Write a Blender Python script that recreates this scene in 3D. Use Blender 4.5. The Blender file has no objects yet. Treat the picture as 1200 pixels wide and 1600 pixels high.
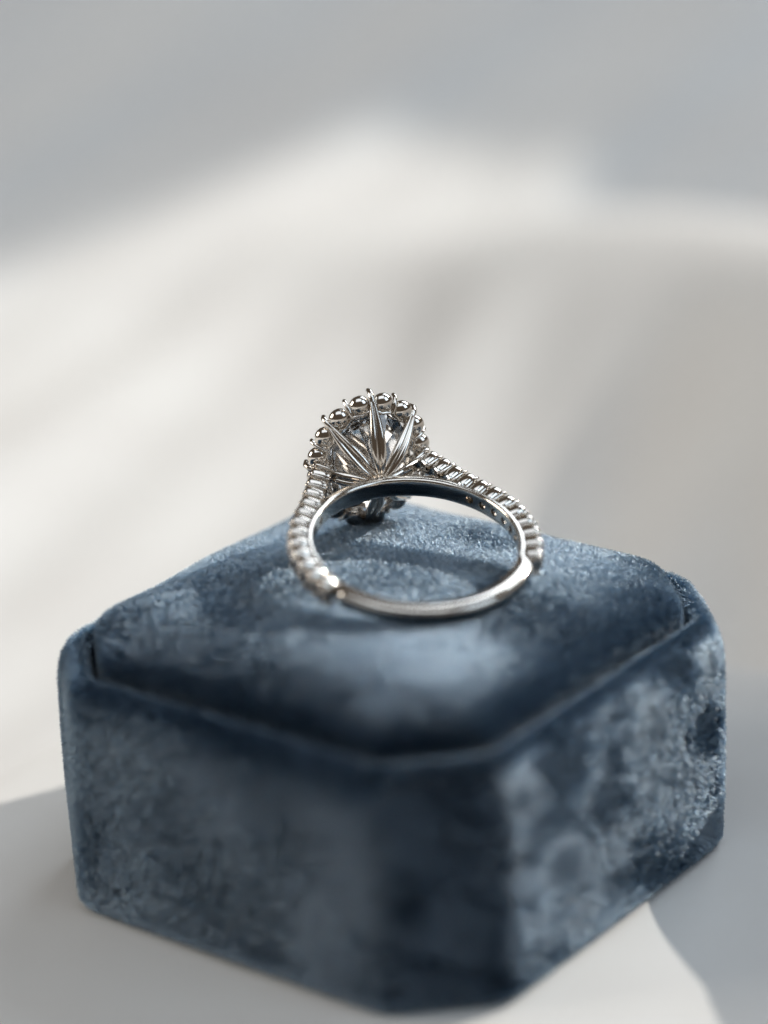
import bpy, bmesh, math, random
import numpy as np
from mathutils import Vector, Matrix

random.seed(7)
rng = np.random.default_rng(11)
MM = 0.001
scene = bpy.context.scene

# ------------------------------------------------------------------ camera
PITCH, ROLL = 0.3796, -0.046
cam_d = bpy.data.cameras.new('camera')
cam = bpy.data.objects.new('camera', cam_d)
scene.collection.objects.link(cam)
scene.camera = cam
CAM = Vector((0.052, -221.704, 117.334))
F = Vector((0, math.cos(PITCH), -math.sin(PITCH)))
R0 = Vector((1, 0, 0)); U0 = Vector((0, math.sin(PITCH), math.cos(PITCH)))
R = math.cos(ROLL) * R0 + math.sin(ROLL) * U0
U = -math.sin(ROLL) * R0 + math.cos(ROLL) * U0
M = Matrix((R, U, -F)).transposed().to_4x4()
M.translation = CAM * MM
cam.matrix_world = M
cam_d.sensor_fit = 'VERTICAL'
cam_d.sensor_height = 24.0
cam_d.lens = 24.0 * 4887.0 / 1600.0
cam_d.clip_start = 0.01
cam_d.clip_end = 20.0
cam_d.dof.use_dof = True
cam_d.dof.focus_distance = (Vector((0.2, 10.0, 29.8)) - CAM).dot(F) * MM
cam_d.dof.aperture_fstop = cam_d.lens / 12.5
cam_d.dof.aperture_blades = 7

# ------------------------------------------------------------------ light
world = bpy.data.worlds.new('World'); scene.world = world
world.use_nodes = True
bg = world.node_tree.nodes['Background']
bg.inputs[0].default_value = (1.0, 0.80, 0.62, 1)
bg.inputs[1].default_value = 0.09

AZ, EL = math.radians(27), math.radians(31)
sun_dir = Vector((math.cos(EL) * math.cos(AZ), math.cos(EL) * math.sin(AZ), math.sin(EL)))
def lamp(name, kind, loc, target, energy, color):
    d = bpy.data.lights.new(name, kind)
    d.energy = energy; d.color = color
    o = bpy.data.objects.new(name, d); scene.collection.objects.link(o)
    o.location = loc
    o.rotation_euler = (Vector(target) - Vector(loc)).to_track_quat('-Z', 'Y').to_euler()
    return o
aim = Vector((0, 0, -13)) * MM
key = lamp('window_sun_lamp', 'SPOT', aim + sun_dir * 8.0, aim, 3350, (1.0, 0.95, 0.87))
key.data.spot_size = math.radians(9)
key.data.spot_blend = 0.1
# lamp mask stands in for window edges: two straight limits cut the beam
key.data.use_nodes = True
lt = key.data.node_tree
em = lt.nodes['Emission']
tcl = lt.nodes.new('ShaderNodeTexCoord'); sx = lt.nodes.new('ShaderNodeSeparateXYZ')
lt.links.new(tcl.outputs['Normal'], sx.inputs[0])
az_ = lt.nodes.new('ShaderNodeMath'); az_.operation = 'ABSOLUTE'; lt.links.new(sx.outputs['Z'], az_.inputs[0])
lim = []
# (weight of x, weight of y, limit): the diagonal edge, and a slanting limit chosen to end the bright patch
for wx_, wy_, lo in ((0.890, 0.456 / math.sin(EL), 0.161 / 8.0), (-0.091, -0.995 / math.sin(EL), 0.114 / 8.0)):
    m1 = lt.nodes.new('ShaderNodeMath'); m1.operation = 'MULTIPLY'; m1.inputs[1].default_value = wx_
    m2 = lt.nodes.new('ShaderNodeMath'); m2.operation = 'MULTIPLY_ADD'; m2.inputs[1].default_value = wy_
    lt.links.new(sx.outputs['X'], m1.inputs[0]); lt.links.new(sx.outputs['Y'], m2.inputs[0]); lt.links.new(m1.outputs[0], m2.inputs[2])
    dv = lt.nodes.new('ShaderNodeMath'); dv.operation = 'DIVIDE'
    lt.links.new(m2.outputs[0], dv.inputs[0]); lt.links.new(az_.outputs[0], dv.inputs[1])
    mr = lt.nodes.new('ShaderNodeMapRange')
    mr.inputs['From Min'].default_value = lo - .0005; mr.inputs['From Max'].default_value = lo + .0005
    mr.inputs['To Min'].default_value = 1; mr.inputs['To Max'].default_value = 0
    lt.links.new(dv.outputs[0], mr.inputs['Value']); lim.append(mr)
mu = lt.nodes.new('ShaderNodeMath'); mu.operation = 'MULTIPLY'
lt.links.new(lim[0].outputs[0], mu.inputs[0]); lt.links.new(lim[1].outputs[0], mu.inputs[1])
lt.links.new(mu.outputs[0], em.inputs['Strength'])
key.data.shadow_soft_size = 0.005

win = lamp('window_sky_lamp', 'AREA', (0.62, 0.78, 0.86), (0, 0, 0), 8.5, (0.80, 0.90, 1.0))
win.data.shape = 'RECTANGLE'; win.data.size = 0.85; win.data.size_y = 0.75
win2 = lamp('side_window_lamp', 'AREA', (0.80, -0.45, 0.60), (0, 0, 0), 2.8, (0.66, 0.83, 1.0))
win2.data.shape = 'RECTANGLE'; win2.data.size = 0.5; win2.data.size_y = 0.7
room = lamp('room_fill_lamp', 'AREA', (-1.05, 0.02, 0.42), (0, 0, 0), 8.0, (1.0, 0.95, 0.87))
room.data.shape = 'RECTANGLE'; room.data.size = 0.6; room.data.size_y = 0.6
top_fill = lamp('top_fill_lamp', 'AREA', (0.0, -0.45, 1.25), (0, 0.05, 0), 6.0, (0.80, 0.90, 1.0))  # soft fill added above the front to brighten the shaded cloth
top_fill.data.shape = 'RECTANGLE'; top_fill.data.size = 1.2; top_fill.data.size_y = 1.0

scene.view_settings.view_transform = 'Standard'
scene.view_settings.look = 'None'
scene.view_settings.exposure = -0.12
scene.view_settings.gamma = 1.0
scene.view_settings.use_curve_mapping = False
scene.render.engine = 'CYCLES'
scene.cycles.use_denoising = True
scene.cycles.denoiser = 'OPENIMAGEDENOISE'
scene.cycles.denoising_input_passes = 'RGB_ALBEDO'
scene.cycles.denoising_prefilter = 'NONE'
scene.cycles.sample_clamp_indirect = 4.0
scene.cycles.adaptive_threshold = 0.004
scene.cycles.max_bounces = 12
scene.cycles.transmission_bounces = 10
scene.cycles.glossy_bounces = 6

# ------------------------------------------------------------------ materials
def new_mat(name):
    m = bpy.data.materials.new(name); m.use_nodes = True
    nt = m.node_tree
    return m, nt, nt.nodes['Principled BSDF']

def cloth_mat():
    m, nt, b = new_mat('white_cloth')
    N, L = nt.nodes, nt.links
    tc = N.new('ShaderNodeTexCoord')
    n1 = N.new('ShaderNodeTexNoise'); n1.inputs['Scale'].default_value = 35; n1.inputs['Detail'].default_value = 3
    L.new(tc.outputs['Object'], n1.inputs['Vector'])
    cr = N.new('ShaderNodeValToRGB')
    cr.color_ramp.elements[0].position = .35; cr.color_ramp.elements[0].color = (.535, .52, .50, 1)
    cr.color_ramp.elements[1].position = .65; cr.color_ramp.elements[1].color = (.57, .56, .54, 1)
    L.new(n1.outputs['Fac'], cr.inputs['Fac']); L.new(cr.outputs['Color'], b.inputs['Base Color'])
    b.inputs['Roughness'].default_value = .75
    b.inputs['Sheen Weight'].default_value = .15
    hs = []
    for d in ('X', 'Y'):
        w = N.new('ShaderNodeTexWave'); w.bands_direction = d
        w.inputs['Scale'].default_value = 1100; w.inputs['Distortion'].default_value = .6
        w.inputs['Detail'].default_value = 1
        L.new(tc.outputs['Object'], w.inputs['Vector']); hs.append(w)
    ad = N.new('ShaderNodeMath'); ad.operation = 'ADD'
    L.new(hs[0].outputs['Fac'], ad.inputs[0]); L.new(hs[1].outputs['Fac'], ad.inputs[1])
    bp = N.new('ShaderNodeBump'); bp.inputs['Strength'].default_value = .10; bp.inputs['Distance'].default_value = .00012
    L.new(ad.outputs[0], bp.inputs['Height']); L.new(bp.outputs[0], b.inputs['Normal'])
    return m

def velvet_base_mat():
    m, nt, b = new_mat('velvet_backing')
    b.inputs['Base Color'].default_value = (.010, .018, .028, 1)
    b.inputs['Roughness'].default_value = .9
    b.inputs['Specular IOR Level'].default_value = 0
    return m

def pile_mat():
    m = bpy.data.materials.new('velvet_pile'); m.use_nodes = True
    nt = m.node_tree; N, L = nt.nodes, nt.links
    for n in list(N): N.remove(n)
    out = N.new('ShaderNodeOutputMaterial')
    h = N.new('ShaderNodeBsdfHairPrincipled'); h.model = 'CHIANG'; h.parametrization = 'COLOR'
    h.inputs['Color'].default_value = (.055, .092, .138, 1)
    h.inputs['Roughness'].default_value = .22
    h.inputs['Radial Roughness'].default_value = .36
    h.inputs['Coat'].default_value = 0
    h.inputs['IOR'].default_value = 1.88
    h.inputs['Random Roughness'].default_value = .5
    hi = N.new('ShaderNodeHairInfo')
    cr = N.new('ShaderNodeValToRGB'); cr.color_ramp.elements[0].color = (.007, .017, .036, 1)
    cr.color_ramp.elements[1].color = (.036, .064, .095, 1)
    L.new(hi.outputs['Random'], cr.inputs['Fac']); L.new(cr.outputs['Color'], h.inputs['Color'])
    rr = N.new('ShaderNodeMapRange'); rr.inputs['From Min'].default_value = .0; rr.inputs['From Max'].default_value = 1
    rr.inputs['To Min'].default_value = .28; rr.inputs['To Max'].default_value = .10
    L.new(hi.outputs['Random'], rr.inputs['Value']); L.new(rr.outputs[0], h.inputs['Roughness'])
    L.new(h.outputs[0], out.inputs['Surface'])
    return m

def metal_mat():
    m, nt, b = new_mat('white_gold')
    N, L = nt.nodes, nt.links
    b.inputs['Base Color'].default_value = (.74, .69, .63, 1)
    b.inputs['Metallic'].default_value = 1
    tc = N.new('ShaderNodeTexCoord')
    n = N.new('ShaderNodeTexNoise'); n.inputs['Scale'].default_value = 1500; n.inputs['Detail'].default_value = 4
    L.new(tc.outputs['Object'], n.inputs['Vector'])
    mr = N.new('ShaderNodeMapRange'); mr.inputs['To Min'].default_value = .05; mr.inputs['To Max'].default_value = .15
    L.new(n.outputs['Fac'], mr.inputs['Value']); L.new(mr.outputs[0], b.inputs['Roughness'])
    return m

def gem_mat(name='diamond', col=(1, 1, 1, 1)):
    m, nt, b = new_mat(name)
    b.inputs['Base Color'].default_value = col
    b.inputs['Roughness'].default_value = 0.0
    b.inputs['IOR'].default_value = 1.9
    b.inputs['Transmission Weight'].default_value = 1.0
    return m

MAT_CLOTH, MAT_BACK, MAT_PILE = cloth_mat(), velvet_base_mat(), pile_mat()
MAT_METAL, MAT_GEM = metal_mat(), gem_mat()

# ------------------------------------------------------------------ helpers
def mesh_from(name, verts, faces, mat, smooth=True):
    me = bpy.data.meshes.new(name)
    me.from_pydata([tuple(float(c) * MM for c in v) for v in verts], [], faces)
    me.update()
    me.materials.append(mat)
    if smooth:
        me.polygons.foreach_set('use_smooth', [True] * len(me.polygons))
    return me

def link(name, data, parent=None, matrix=None):
    o = bpy.data.objects.new(name, data); scene.collection.objects.link(o)
    if parent is not None: o.parent = parent
    if matrix is not None: o.matrix_local = matrix
    return o

def grid_faces(nr, nc, closed=True):
    f = []
    for i in range(nr - 1):
        for j in range(nc if closed else nc - 1):
            k = (j + 1) % nc
            f.append((i * nc + j, i * nc + k, (i + 1) * nc + k, (i + 1) * nc + j))
    return f

def sin_noise(P, scale, n, seed, octv=1):
    """smooth 3-D noise, sum of random sinusoids; P in mm, output about -1..1"""
    r = np.random.default_rng(seed); out = np.zeros(len(P))
    for k in range(n):
        d = r.normal(size=3); d /= np.linalg.norm(d)
        w = 2 * np.pi / scale * r.uniform(.6, 1.6)
        out += np.sin(P @ d * w + r.uniform(0, 6.28))
    return out / math.sqrt(n / 2)

# ------------------------------------------------------------------ tablecloth (the surface and the background)
def smax(a, b, k):
    return .5 * (a + b + np.sqrt((a - b) ** 2 + k * k))
def sstep(x):
    x = np.clip(x, 0, 1); return x * x * (3 - 2 * x)

def cloth_height(x, y):
    # flat riser under the cloth, edges rounded
    sd = np.hypot(x - 6, y + 8) - 45.0
    z = -13.0 * sstep(sd / 17.0)
    far = sstep((sd - 10) / 30.0)
    # broad fold at the back right; its unseen near end is raised to cast shade
    path = np.array([(2, 205), (20, 182), (48, 152), (66, 108), (72, 55), (72, 10), (68, -40), (64, -80)], float)
    k = np.arange(len(path)); kk = np.linspace(0, len(path) - 1, 90)
    sxp, syp = np.interp(kk, k, path[:, 0]), np.interp(kk, k, path[:, 1])
    for _ in range(30):
        sxp[1:-1] = .25 * sxp[:-2] + .5 * sxp[1:-1] + .25 * sxp[2:]; syp[1:-1] = .25 * syp[:-2] + .5 * syp[1:-1] + .25 * syp[2:]
    nx, ny = -np.gradient(syp), np.gradient(sxp); nl = np.hypot(nx, ny); nx /= nl; ny /= nl
    hs = np.interp(kk, [0, .6, 1.2, 2.5, 3.3, 4, 5, 7], [2, 9, 20, 28, 45, 76, 80, 50])
    wf = np.interp(kk, [0, 2, 3, 4, 7], [18, 40, 34, 19, 16])
    num = np.zeros_like(x); den = np.full_like(x, 1e-30); best2 = np.full_like(x, 1e9)
    for i in range(len(kk)):
        dx, dy = x - sxp[i], y - syp[i]
        d2 = dx * dx + dy * dy; best2 = np.minimum(best2, d2)
        side = sstep((dx * nx[i] + dy * ny[i]) / 24.0 + .5)
        w_ = wf[i] * (1 - side) + 11.0 * side
        g = np.exp(-1.1 * d2 / w_ ** 2)
        wt = np.exp(-d2 / (2 * 14.0 ** 2)) + 1e-9 * np.exp(-d2 / (2 * 60.0 ** 2)) + 1e-14 / (1 + d2)
        num += wt * hs[i] * g; den += wt
    z = z + num / den
    best = np.sqrt(best2)
    # small drapes on the left of the background, running along the light
    u = (.45 * x + .89 * y); v = (.89 * x - .45 * y)
    dr = (np.sin(v * .13 + .8 + .9 * np.sin(u * .021)) * 1.0 + .5 * np.sin(v * .29 + u * .02 + 2) + .35 * np.sin(v * .07 - u * .05))
    z = z + 1.5 * dr * far * np.exp(-(best / 60) ** 2 * -0) * sstep((best - 14) / 30)
    z = z + .12 * np.sin(x * .21 + y * .13) * np.sin(y * .17 - x * .05 + 1) * (1 - far)
    # far end rises gently
    z = z + 30 * sstep((y - 340) / 200)
    return z

xs = np.concatenate([np.linspace(-260, -70, 40)[:-1], np.linspace(-70, 80, 131), np.linspace(80, 260, 40)[1:]])
ys = np.concatenate([np.linspace(-220, -60, 24)[:-1], np.linspace(-60, 300, 240), np.linspace(300, 560, 36)[1:]])
gx, gy = np.meshgrid(xs, ys)
gz = cloth_height(gx.ravel(), gy.ravel()).reshape(gx.shape) - 0.25
V = np.stack([gx.ravel(), gy.ravel(), gz.ravel()], 1)
cloth = link('tablecloth', mesh_from('tablecloth', V, grid_faces(len(ys), len(xs), False), MAT_CLOTH))
cloth['kind'] = 'structure'

# ------------------------------------------------------------------ ring box
BOX_AZ = -0.665
HALF, CH = 21.15, 6.7
NC, NE = 9, 13

def oct_loop(inset, z, rad=2.6):
    A = HALF - inset; c = CH - inset * .586
    pts = [(-A + c, -A), (A - c, -A), (A, -A + c), (A, A - c), (A - c, A), (-A + c, A), (-A, A - c), (-A, -A + c)]
    pts = [np.array(p, float) for p in pts]
    out = []
    ang = math.pi / 4
    tl = rad * math.tan(ang / 2)
    ends = []
    for i in range(8):
        p = pts[i]; a = pts[i - 1] - p; b = pts[(i + 1) % 8] - p
        a /= np.linalg.norm(a); b /= np.linalg.norm(b)
        s, e = p + a * tl, p + b * tl
        bis = (a + b) / np.linalg.norm(a + b)
        cen = p + bis * rad / math.cos(ang / 2)
        t0 = math.atan2(*(s - cen)[::-1])
        arc = [cen + rad * np.array([math.cos(t0 + ang * k / (NC - 1)), math.sin(t0 + ang * k / (NC - 1))]) for k in range(NC)]
        ends.append(arc)
    for i in range(8):
        out += ends[i]
        s, e = ends[i][-1], ends[(i + 1) % 8][0]
        for k in range(1, NE): out.append(s + (e - s) * k / NE)
    return [(p[0], p[1], z) for p in out]

def loft(profile, bulge=None):
    vs = []; n = None
    for pr in profile:
        i, z = pr[0], pr[1]
        if i <= 7.5:
            lp = oct_loop(i, z, 2.6 if i < 5 else 2.6)
        else:
            base = oct_loop(7.5, z); s = max(0.0, (HALF - i) / (HALF - 7.5))
            lp = [(p[0] * s, p[1] * s, z) for p in base]
        n = len(lp); vs += lp
    return np.array(vs), n

def arc_pts(c, r, a0, a1, n):
    return [(c[0] + r * math.cos(math.radians(a0 + (a1 - a0) * k / (n - 1))), c[1] + r * math.sin(math.radians(a0 + (a1 - a0) * k / (n - 1)))) for k in range(n)]

# body: profile (inset from the wall plane, height)
HR = 19.1
prof = [(8, 0.05), (3, 0.05)] + [(1.2 - 1.2 * math.sin(a), 1.2 - 1.15 * math.cos(a)) for a in np.linspace(0, math.pi / 2, 6)]
prof += [(0, z) for z in np.linspace(2.2, HR - 4.1, 14)]
prof += [(1.5 - 1.5 * math.cos(a), HR - 3.6 + 3.6 * math.sin(a)) for a in np.linspace(0, math.pi / 2, 10)]
prof += [(1.75, HR - .14), (1.95, HR - .5), (2.1, HR - 1.1), (2.18, HR - 1.8), (2.2, HR - 3), (2.2, HR - 5.2)]
body_v, nloop = loft(prof)
w = sin_noise(body_v, 16, 14, 3)
nrm2 = body_v[:, :2] / (np.linalg.norm(body_v[:, :2], axis=1, keepdims=True) + 1e-9)
wallm = ((body_v[:, 2] > 2) & (body_v[:, 2] < HR - 1)).astype(float)
body_v[:, :2] += nrm2 * (w * .12 * wallm)[:, None]
body_f = grid_faces(len(prof), nloop)

PADP = [(2.62, 13.5), (2.62, 15.5), (2.62, 16.8), (2.62, 17.6), (2.62, 18.3), (2.64, 18.9), (2.71, 19.4), (2.87, 19.87), (3.10, 20.30), (3.46, 20.70), (3.96, 21.06), (4.65, 21.39),
        (5.5, 21.70), (6.5, 21.98), (7.5, 22.20)]
prof2 = PADP + [(i, float(np.interp(i, [7.5, 8.5, 10, 12, 14.5, 17.5, 21.5], [22.20, 22.39, 22.62, 22.84, 23.0, 23.1, 23.15]))) for i in np.linspace(8.5, 20.9, 16)]
pad_v, _ = loft(prof2)
pad_f = grid_faces(len(prof2), nloop)
ci = len(pad_v); pad_v = np.vstack([pad_v, [0, 0, 23.15]])
last = (len(prof2) - 1) * nloop
pad_f += [(last + j, last + (j + 1) % nloop, ci) for j in range(nloop)]
# smooth the dome heights a little and add soft unevenness
pad_v[2 * nloop:, 2] += .10 * sin_noise(pad_v[2 * nloop:], 14, 12, 5)

box_M = Matrix.Rotation(BOX_AZ, 4, 'Z')
ring_box = link('ring_box', None); ring_box.matrix_world = box_M
ring_box.empty_display_size = .01
ring_box['label'] = 'octagonal slate blue crushed velvet jewellery box with padded top on white cloth'
ring_box['category'] = 'jewellery box'
body = link('box_body', mesh_from('box_body', body_v, body_f, MAT_BACK), ring_box)
pad = link('cushion_top', mesh_from('cushion_top', pad_v, pad_f, MAT_BACK), ring_box)

def pile(name, me, parent, density, zmin, seed, nap, length, skip=None, lenf=None):
    """velvet pile: short fibres leaning along a nap field that turns from patch to patch"""
    r = np.random.default_rng(seed)
    me.calc_loop_triangles()
    nv = len(me.vertices)
    co = np.empty(nv * 3); me.vertices.foreach_get('co', co); co = co.reshape(-1, 3) / MM
    no = np.empty(nv * 3); me.vertex_normals.foreach_get('vector', no); no = no.reshape(-1, 3)
    nt = len(me.loop_triangles)
    tri = np.empty(nt * 3, dtype=np.int32); me.loop_triangles.foreach_get('vertices', tri); tri = tri.reshape(-1, 3)
    a, b, c = co[tri[:, 0]], co[tri[:, 1]], co[tri[:, 2]]
    area = .5 * np.linalg.norm(np.cross(b - a, c - a), axis=1)
    area *= ((a[:, 2] + b[:, 2] + c[:, 2]) / 3 > zmin)
    if skip is not None: area *= ~skip((a + b + c) / 3)
    n = int(area.sum() * density)
    idx = r.choice(nt, n, p=area / area.sum())
    u, v = r.random(n), r.random(n); fl = u + v > 1; u[fl], v[fl] = 1 - u[fl], 1 - v[fl]
    wts = np.stack([1 - u - v, u, v], 1)[:, :, None]
    P = (co[tri[idx]] * wts).sum(1)
    Nn = (no[tri[idx]] * wts).sum(1); Nn /= np.linalg.norm(Nn, axis=1, keepdims=True)
    D = nap(P, Nn)
    D = D + r.normal(size=(n, 3)) * .25
    D -= Nn * (D * Nn).sum(1, keepdims=True)
    lean = np.linalg.norm(D, axis=1, keepdims=True)
    D /= lean + 1e-9
    lean = np.clip(lean, .15, 1.6)
    ln = length * r.uniform(.75, 1.15, (n, 1))
    if lenf is not None: ln = ln * lenf(P)[:, None]
    th = np.arctan(lean * .95)                      # lean angle from the normal
    up, sd = np.cos(th), np.sin(th)
    p0 = P - Nn * .08
    p1 = P + ln * (Nn * (.42 * up + .10) + D * .28 * sd)
    p2 = P + ln * (Nn * (.72 * up + .12) + D * .95 * sd) + r.normal(size=(n, 3)) * .03
    pts = np.stack([p0, p1, p2], 1).reshape(-1, 3) * MM
    cu = bpy.data.hair_curves.new(name)
    cu.add_curves([3] * n)
    cu.position_data.foreach_set('vector', pts.astype(np.float32).ravel())
    at = cu.attributes.get('radius') or cu.attributes.new('radius', 'FLOAT', 'POINT')
    rad = np.tile(np.array([.026, .024, .012]), n) * MM
    rad *= np.repeat(np.where(r.random(n) < .06, 2.3, 1.0), 3)      # a few coarse fibres that glint
    at.data.foreach_set('value', rad.astype(np.float32))
    cu.materials.append(MAT_PILE)
    o = link(name, cu, parent)
    o['kind'] = 'stuff'
    return o

def cell_noise(P, size, seed):
    """a random vector for each small cell of space: tufts that lean together"""
    jit = np.stack([sin_noise(P, size * 2.3, 8, seed + q) for q in range(3)], 1) * size * .35
    c = np.floor((P + jit) / size).astype(np.int64)
    h = (c[:, 0] * 73856093) ^ (c[:, 1] * 19349663) ^ (c[:, 2] * 83492791) ^ (seed * 2654435761)
    out = []
    for q in range(2):
        h = (h * 6364136223846793005 + 1442695040888963407 + q)
        out.append(((h >> 33) & 0xffff) / 32767.5 - 1)
    return out[0], out[1]

def nap_body(P, Nn):
    # brushed sideways round the walls with turned patches
    side = np.cross(np.array([0, 0, 1.0]), Nn)
    # the right hand wall is the most crushed, the left hand one is brushed smooth
    k = np.clip(Nn[:, 0] * .787 / .787, 0, 1) ** 2
    env = np.clip(.7 + .6 * sin_noise(P, 8, 14, 27), .1, 1.4) * k
    c1, c2 = cell_noise(P, .55, 61); c3, c4 = cell_noise(P, 1.1, 67)
    a = sin_noise(P, 12, 14, 21) * .08 + c1 * (.07 + .42 * env) + c3 * (.03 + .30 * env)
    b = sin_noise(P, 12, 14, 23) * .08 + c2 * (.07 + .42 * env) + c4 * (.03 + .30 * env)
    b = b + k * (.16 + .42 * sin_noise(P, 9, 12, 28) + .24 * sin_noise(P, 4.5, 14, 29))
    k = 1.0
    return side * (.15 + k * a)[:, None] + np.array([0, 0, 1.0]) * (-.38 + k * b)[:, None]

def nap_pad(P, Nn):
    # world x, y (the box is turned by BOX_AZ)
    c, q = math.cos(BOX_AZ), math.sin(BOX_AZ)
    wx, wy = c * P[:, 0] - q * P[:, 1], q * P[:, 0] + c * P[:, 1]
    c1, c2 = cell_noise(P, .5, 71)
    a = sin_noise(P, 15, 14, 31) * .22 + sin_noise(P, 4.5, 22, 32) * .05 + c1 * .14
    b = sin_noise(P, 15, 14, 33) * .22 + sin_noise(P, 4.5, 22, 34) * .05 + c2 * .14
    # brushed away from the front, with one patch in front of the ring laid right back
    sp = np.exp(-(((wx - 2.5) / 5.0) ** 2 + ((wy + 13.0) / 5.0) ** 2))
    back = np.clip((wy + 2) / 14.0, 0, 1)
    px, py = np.abs(P[:, 0]), np.abs(P[:, 1])
    ins = np.minimum(np.minimum(HALF - px, HALF - py), (2 * HALF - CH - px - py) / math.sqrt(2))
    inner = np.clip((ins - 3.0) / 6.0, 0, 1)
    left = np.clip((wx + 22) / 18.0, .15, 1)  # pile more upright on the left, darkening it in place of the head's shadow
    lx = (-.22 * left + a) * (.35 + .65 * inner) - .25 * back - .36 * sp
    ly = (.18 * left + b) * (.35 + .65 * inner) + .35 * back + .82 * sp
    return np.stack([c * lx + q * ly, -q * lx + c * ly, np.zeros(len(P))], 1)


def inset_of(P):
    x, y = np.abs(P[:, 0]), np.abs(P[:, 1])
    return np.minimum(np.minimum(HALF - x, HALF - y), (2 * HALF - CH - x - y) / math.sqrt(2))
def body_len(P):
    # the pile is short where the lip turns down into the groove
    return 1 - .72 * sstep((inset_of(P) - 1.1) / .9)
def pad_len(P):
    return .30 + .70 * sstep((P[:, 2] - 19.0) / 1.5)
def deep_lip(P):
    return (inset_of(P) > 1.85) & (P[:, 2] > 1) & (P[:, 2] < HR - .9)
pile('velvet_pile', body.data, body, 100, .3, 41, nap_body, .66, deep_lip, body_len)
pile('velvet_pile', pad.data, pad, 120, 18.3, 42, nap_pad, .60, None, pad_len)

# ------------------------------------------------------------------ ring
TH, PH = .226, .083
NZ = Vector((math.sin(PH), -math.sin(TH) * math.cos(PH), math.cos(TH) * math.cos(PH)))
XR = Vector((0, 1, 0)).cross(NZ).normalized(); YR = NZ.cross(XR)
HEAD_T = math.radians(107.0)
# local frame: +y towards the head, +z the finger axis, +x to the right
YH = math.cos(HEAD_T) * XR + math.sin(HEAD_T) * YR
XH = YH.cross(NZ)
cen = Vector((2.41, -0.20, 26.75)) - NZ * .85
RM = Matrix((XH, YH, NZ)).transposed().to_4x4(); RM.translation = cen * MM
ring = link('engagement_ring', None); ring.matrix_world = RM
ring.empty_display_size = .01
ring['label'] = 'white gold halo ring with petal prongs lying on the velvet box'
ring['category'] = 'ring'

# band -------------------------------------------------------------
R_IN = 7.90
D_SET0, D_SET1 = 19.0, 125.5           # settings run between these angles from the head
def band_section(delta):
    """outer radius, half width at an angle (degrees) from the head"""
    plain = sstep((delta - 117) / 8.0)
    arch = 1 - sstep((delta - 34) / 10.0)
    ro = (8.45 + .30 * arch) * (1 - plain) + 9.32 * plain
    hw = np.interp(delta, [0, 30, 90, 120, 180], [.84, .82, .76, .72, .68])
    return float(ro), float(hw)
NB, NP = 240, 20
vs = []
for i in range(NB):
    t = 2 * math.pi * i / NB          # from the head (+y), clockwise towards +x
    dl = abs((math.degrees(t) + 180) % 360 - 180)
    ro, hw = band_section(dl)
    plain = float(sstep((dl - 117) / 8.0))
    rm, hr = (R_IN + ro) / 2, (ro - R_IN) / 2
    for k in range(NP):
        a = 2 * math.pi * k / NP + math.pi / NP
        ca, sa = math.cos(a), math.sin(a)
        ex = .42 if ca < 0 else .42 + .33 * plain      # inside flat, outside rounder where plain
        rr = rm + hr * math.copysign(abs(ca) ** ex, ca)
        zz = hw * math.copysign(abs(sa) ** .5, sa)
        vs.append((rr * math.sin(t), rr * math.cos(t), zz))
fc = []
for i in range(NB):
    for k in range(NP):
        a, b = i * NP + k, i * NP + (k + 1) % NP
        c, d = ((i + 1) % NB) * NP + (k + 1) % NP, ((i + 1) % NB) * NP + k
        fc.append((a, b, c, d))
band_me = mesh_from('band', vs, fc, MAT_METAL)

def row_radius(dl):
    return np.interp(dl, [18, 22, 26, 33, 42, 52, 70, 125], [11.7, 11.05, 10.45, 9.6, 8.9, 8.6, 8.5, 8.5])
# walk the row of settings with a constant pitch
dls = np.linspace(D_SET0, D_SET1, 800)
px_ = row_radius(dls) * np.sin(np.radians(dls)); py_ = row_radius(dls) * np.cos(np.radians(dls))
# smooth the path
for _ in range(60):
    px_[1:-1] = .25 * px_[:-2] + .5 * px_[1:-1] + .25 * px_[2:]
    py_[1:-1] = .25 * py_[:-2] + .5 * py_[1:-1] + .25 * py_[2:]
sarc = np.concatenate([[0], np.cumsum(np.hypot(np.diff(px_), np.diff(py_)))])
PITCH_S = 1.36
nset = int(sarc[-1] / PITCH_S)
def row_frame(s, sign):
    x, y = np.interp(s, sarc, px_), np.interp(s, sarc, py_)
    x2, y2 = np.interp(s + .05, sarc, px_), np.interp(s + .05, sarc, py_)
    x1, y1 = np.interp(s - .05, sarc, px_), np.interp(s - .05, sarc, py_)
    tx, ty = x2 - x1, y2 - y1; l = math.hypot(tx, ty); tx /= l; ty /= l
    T = Vector((tx * sign, ty, 0)); O = Vector((-ty * sign, tx, 0))
    if O.dot(Vector((x * sign, y, 0))) < 0: O = -O
    Z = T.cross(O)
    m = Matrix((T, O, Z)).transposed().to_4x4()
    m.translation = Vector((x * sign, y, 0)) * MM
    return m

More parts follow.
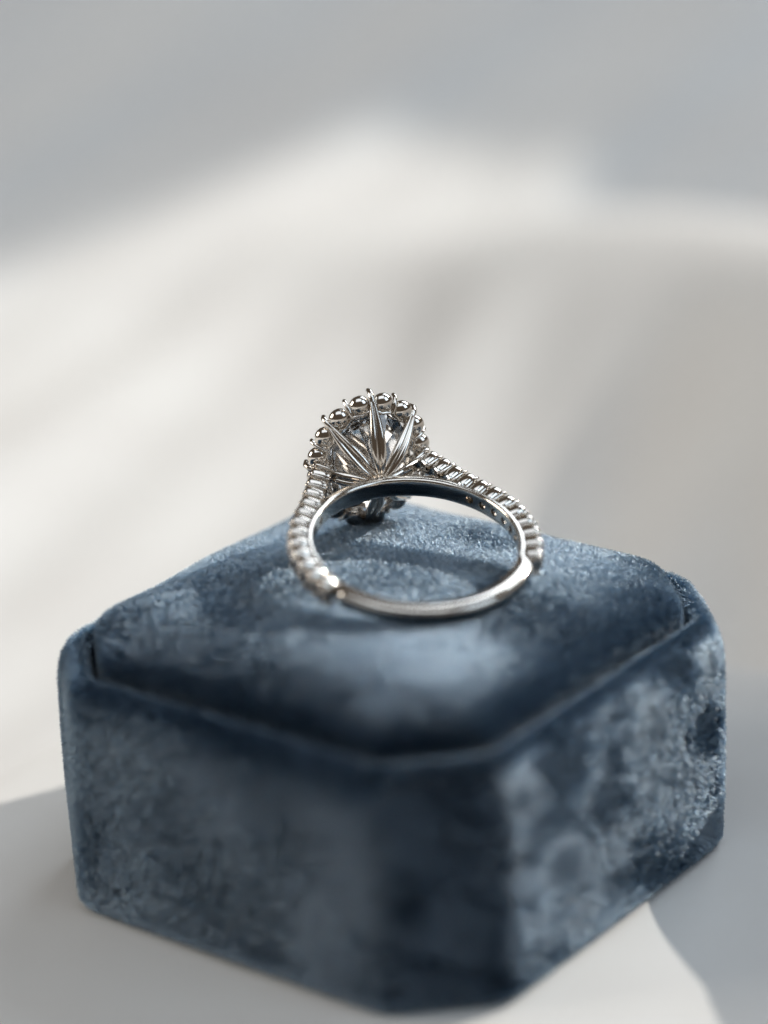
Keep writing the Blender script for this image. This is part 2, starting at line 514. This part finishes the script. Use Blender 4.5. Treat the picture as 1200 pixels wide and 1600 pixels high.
# drill the holes behind the stones
bm = bmesh.new()
for sg in (1, -1):
    for k in range(nset):
        s = (k + .5) * PITCH_S
        f = row_frame(s, sg)
        p = f.translation
        rad = Vector((p.x, p.y, 0)).normalized()
        if math.degrees(math.atan2(abs(p.x), p.y)) < 42: continue
        mm = Matrix.Translation(rad * 8.2 * MM) @ rad.to_track_quat('Z', 'Y').to_matrix().to_4x4()
        bmesh.ops.create_cone(bm, cap_ends=True, segments=14, radius1=.34 * MM, radius2=.34 * MM, depth=1.0 * MM, matrix=mm)
cut_me = bpy.data.meshes.new('cut'); bm.to_mesh(cut_me); bm.free()
cut = link('cut', cut_me)
band = link('band', band_me, ring)
cut.matrix_world = RM
mod = band.modifiers.new('holes', 'BOOLEAN'); mod.object = cut; mod.solver = 'EXACT'; mod.operation = 'DIFFERENCE'
bpy.context.view_layer.update()
dg = bpy.context.evaluated_depsgraph_get()
new_me = bpy.data.meshes.new_from_object(band.evaluated_get(dg))
band.modifiers.clear()
if len(new_me.polygons) > 1000:
    band.data = new_me
bpy.data.objects.remove(cut)
bm = bmesh.new(); bm.from_mesh(band.data)
for e in bm.edges:
    if len(e.link_faces) == 2 and e.calc_face_angle(0) > math.radians(40): e.smooth = False
for f in bm.faces: f.smooth = True
bm.to_mesh(band.data); bm.free()

# stone settings along the shank -----------------------------------
def lathe_super(layers, ex, n=20, cap0=True, cap1=True):
    """layers: (y, hx, hz); superellipse sections stacked along y"""
    v = []
    for (y, hx, hz) in layers:
        for k in range(n):
            a = 2 * math.pi * k / n
            c, s = math.cos(a), math.sin(a)
            v.append((hx * math.copysign(abs(c) ** ex, c), y, hz * math.copysign(abs(s) ** ex, s)))
    f = grid_faces(len(layers), n)
    if cap0: f.append(tuple(range(n)))
    if cap1: f.append(tuple(reversed(range((len(layers) - 1) * n, len(layers) * n))))
    return v, f
sv, sf = lathe_super([(-.40, .50, .66), (-.15, .60, .78), (.15, .67, .88), (.5, .71, .95), (.85, .71, .98), (1.05, .68, .95), (1.15, .63, .89), (1.18, .56, .80), (1.0, .40, .62)], .94)
seat_me = mesh_from('setting', sv, sf, MAT_METAL)

def brilliant(rx, rz, crown, pav, n=16, table=.56, flip=1):
    """faceted stone, girdle in the xz plane, table towards +y"""
    v = [(0, -pav, 0)]; f = []
    def ringv(s, y, off, m=n):
        i0 = len(v)
        for k in range(m):
            a = 2 * math.pi * (k + off) / m
            v.append((rx * s * math.cos(a), y, rz * s * math.sin(a)))
        return i0
    g0 = ringv(1, -.03 * rx, 0); g1 = ringv(1, .03 * rx, 0)
    h = n // 2
    p = ringv(.52, -pav * .56, .5, h)
    st = ringv(.80, crown * .62, .5, h); tb = ringv(table, crown, 0, h)
    for k in range(h):
        k2 = (k + 1) % h
        # pavilion mains (kites split) and lower halves
        f += [(0, p + k, p + k2), (p + k, g0 + 2 * k, g0 + 2 * k + 1), (p + k, g0 + 2 * k + 1, g0 + (2 * k + 2) % n), (p + k, g0 + (2 * k + 2) % n, p + k2)]
        f += [(st + k, g1 + 2 * k + 1, g1 + 2 * k), (st + k, g1 + (2 * k + 2) % n, g1 + 2 * k + 1), (st + k, st + k2, g1 + (2 * k + 2) % n)]
        f += [(tb + k, tb + k2, st + k), (tb + k2, st + k2, st + k)]
    for k in range(n): f.append((g0 + k, g1 + k, g1 + (k + 1) % n, g0 + (k + 1) % n))
    f.append(tuple(tb + k for k in range(h)))
    me = mesh_from('stone', v, f, MAT_GEM, smooth=False)
    b = bmesh.new(); b.from_mesh(me); bmesh.ops.recalc_face_normals(b, faces=b.faces); b.to_mesh(me); b.free()
    return me
small_me = brilliant(.53, .76, .20, .40, 12)

def capsule_path(path, rads, n=8):
    """tube through points with radii, rounded ends; list of verts, faces"""
    path = [Vector(p) for p in path]
    pts, rr = [], []
    d0 = (path[1] - path[0]).normalized(); d1 = (path[-1] - path[-2]).normalized()
    for a in (75, 40): pts.append(path[0] - d0 * rads[0] * math.sin(math.radians(a))); rr.append(rads[0] * math.cos(math.radians(a)))
    pts += path; rr += list(rads)
    for a in (40, 75): pts.append(path[-1] + d1 * rads[-1] * math.sin(math.radians(a))); rr.append(rads[-1] * math.cos(math.radians(a)))
    v = []
    ref = Vector((0.31, .2, .93))
    for i, p in enumerate(pts):
        d = (pts[min(i + 1, len(pts) - 1)] - pts[max(i - 1, 0)]).normalized()
        a = d.cross(ref).normalized(); b = d.cross(a)
        for k in range(n):
            t = 2 * math.pi * k / n
            v.append(tuple(p + rr[i] * (math.cos(t) * a + math.sin(t) * b)))
    f = grid_faces(len(pts), n)
    f.append(tuple(range(n))); f.append(tuple(reversed(range((len(pts) - 1) * n, len(pts) * n))))
    return v, f
def join(parts):
    V, Fc = [], []
    for v, f in parts:
        o = len(V); V += list(v); Fc += [tuple(i + o for i in q) for q in f]
    return V, Fc
cp = []
for z in (1, -1):
    cp.append(capsule_path([(0, -.3, .58 * z), (0, .3, .72 * z), (0, .85, .82 * z), (0, 1.16, .76 * z)], [.12, .14, .15, .14]))
cp.append(capsule_path([(0, 1.0, -.75), (0, 1.0, .75)], [.11, .11]))
claw_me = mesh_from('claw', *join(cp), MAT_METAL)

for sg in (1, -1):
    for k in range(nset):
        f = row_frame((k + .5) * PITCH_S, sg)
        st = link('setting', seat_me, ring, f)
        link('stone', small_me, st, Matrix.Translation((0, 1.17 * MM, 0)))
    for k in range(nset + 1):
        link('claw', claw_me, ring, row_frame(k * PITCH_S, sg))

# head --------------------------------------------------------------
Y0 = 9.0            # root of the petals on the band
YG = 12.3           # plane of the halo
AX, AZ_ = 4.25, 5.35   # halo centre line, half axes (x, finger axis)
cs_me = brilliant(3.5, 4.6, 1.3, 2.8, 16)
link('centre_stone', cs_me, ring, Matrix.Translation((0, (YG - .05) * MM, 0)))

def ell(phi, k=1.0, dx=0.0):
    """point on the halo oval, phi measured from +x towards +z"""
    return (AX + dx) * k * math.cos(phi), (AZ_ + dx) * k * math.sin(phi)
# equal-arc parameterisation of the oval
ph = np.linspace(0, 2 * np.pi, 4001)
ex, ez = AX * np.cos(ph), AZ_ * np.sin(ph)
al = np.concatenate([[0], np.cumsum(np.hypot(np.diff(ex), np.diff(ez)))]); per = al[-1]
def phi_at(fr): return float(np.interp((fr % 1.0) * per, al, ph))

NBEAD = 16
lay = []
for a in np.linspace(-88, 12, 9):
    r = .82 * math.cos(math.radians(a)); y = .82 * math.sin(math.radians(a))
    lay.append((y, r, r))
lay += [(.27, .79, .79), (.29, .70, .70), (.12, .55, .55)]
cv, cf = lathe_super(lay, 1.0, 18)
cup_me = mesh_from('halo_cup', cv, cf, MAT_METAL)
hs_me = brilliant(.70, .70, .28, .38, 12)
OFF = .5 / NBEAD + .25          # beads straddle the petals
for k in range(NBEAD):
    phi = phi_at(OFF + k / NBEAD)
    x, z = ell(phi)
    m = Matrix.Translation(Vector((x, YG, z)) * MM) @ Matrix.Diagonal((1.08, .82, 1.08, 1))
    c = link('halo_cup', cup_me, ring, m)
    link('stone', hs_me, c, Matrix.Translation((0, .30 * MM, 0)))

# scalloped gallery wire inside the cups
path = []
n = 192
for k in range(n):
    fr = k / n
    phi = phi_at(OFF + fr)
    sc = abs(math.sin(math.pi * NBEAD * fr))     # 0 at a cup centre, 1 between cups
    x, z = ell(phi, 1.0, -.62 + .18 * sc)
    path.append(Vector((x, YG - .42 + .10 * sc, z)))
v = []
for i, p in enumerate(path):
    d = (path[(i + 1) % n] - path[i - 1]).normalized()
    a = d.cross(Vector((0, 1, 0))).normalized(); b = d.cross(a)
    for q in range(8):
        t = 2 * math.pi * q / 8
        v.append(tuple(p + (.15 * math.cos(t) * a + .26 * math.sin(t) * b)))
f = [(i * 8 + q, i * 8 + (q + 1) % 8, ((i + 1) % n) * 8 + (q + 1) % 8, ((i + 1) % n) * 8 + q) for i in range(n) for q in range(8)]
link('gallery_wire', mesh_from('gallery_wire', v, f, MAT_METAL), ring)

# small claws between the halo cups
for k in range(NBEAD):
    if k % 2 == 1: continue
    phi = phi_at(OFF + (k + .5) / NBEAD)
    x, z = ell(phi); o = Vector((x, 0, z)).normalized()
    b0 = Vector((x, YG, z))
    pts = [b0 - o * .35 + Vector((0, -.55, 0)), b0 + o * .30 + Vector((0, -.25, 0)), b0 + o * .72 + Vector((0, .25, 0)), b0 + o * .66 + Vector((0, .65, 0))]
    link('halo_claw', mesh_from('halo_claw', *capsule_path(pts, [.14, .18, .19, .17]), MAT_METAL), ring)

# petals: split, fluted prongs opening from the root to the halo
def petal(phi):
    rx, rz = ell(phi); rho = math.hypot(rx, rz)
    o = Vector((rx / rho, 0, rz / rho)); s = Vector((0, 1, 0)).cross(o).normalized()
    n = 26; v = []
    for i in range(n):
        t = i / (n - 1)
        rr = .18 + (rho + .80 - .18) * t ** .96
        y = Y0 + .05 + (YG - Y0 + .15) * (.30 * t + .70 * t ** 2.0)
        t2 = min(1, t + .02)
        tang = (o * ((rho + .80 - .18)) + Vector((0, 1, 0)) * (YG - Y0 + .15) * (.30 + 1.40 * t)).normalized()
        up = s.cross(tang)                    # away from the stone, towards the band
        if up.y > 0: up = -up
        w = .14 + .54 * math.sin(math.pi * min(1, t ** .9)) ** 1.1 * (1 - .25 * t) + (.02 if t < .9 else 0)
        h = .10 + .44 * w
        c = o * rr + Vector((0, y, 0))
        sec = []
        for lobe in (-1, 1):                      # two rounded lobes with a groove between
            for q in range(7):
                th = math.pi - math.pi * q / 6
                lift = .30 if (lobe < 0 and q == 6) or (lobe > 0 and q == 0) else 0
                if lobe > 0 and q == 0: continue
                sec.append((lobe * w * .5 + w * .5 * math.cos(th), h * (math.sin(th) + lift) - .04))
        sec += [(w * .6, -.14 - .1 * w), (0, -.18 - .12 * w), (-w * .6, -.14 - .1 * w)]
        for a, b in sec: v.append(tuple(c + s * a + up * b))
    m = len(sec)
    f = grid_faces(n, m); f.append(tuple(range(m))); f.append(tuple(reversed(range((n - 1) * m, n * m))))
    # tip: round claw folding over the halo
    tip = o * (rho + .52) + Vector((0, YG - .05, 0))
    cv2, cf2 = capsule_path([tip - o * .5 - Vector((0, .35, 0)), tip + o * .12, tip + o * .30 + Vector((0, .45, 0)), tip + o * .12 + Vector((0, .95, 0))], [.24, .25, .24, .21], 10)
    me = mesh_from('petal_prong', *join([(v, f), (cv2, cf2)]), MAT_METAL)
    b = bmesh.new(); b.from_mesh(me); bmesh.ops.recalc_face_normals(b, faces=b.faces); b.to_mesh(me); b.free()
    return me
for k in range(8):
    link('petal_prong', petal(phi_at(.25 + k / 8)), ring)

# root of the head where the petals meet the band
lay = [(Y0 - .35, .95, .62), (Y0 - .05, .62, .52), (Y0 + .12, .42, .42), (Y0 + .28, .34, .34), (Y0 + .40, .20, .20)]
rv, rf = lathe_super(lay, 1.0, 20)
link('head_root', mesh_from('head_root', rv, rf, MAT_METAL), ring)
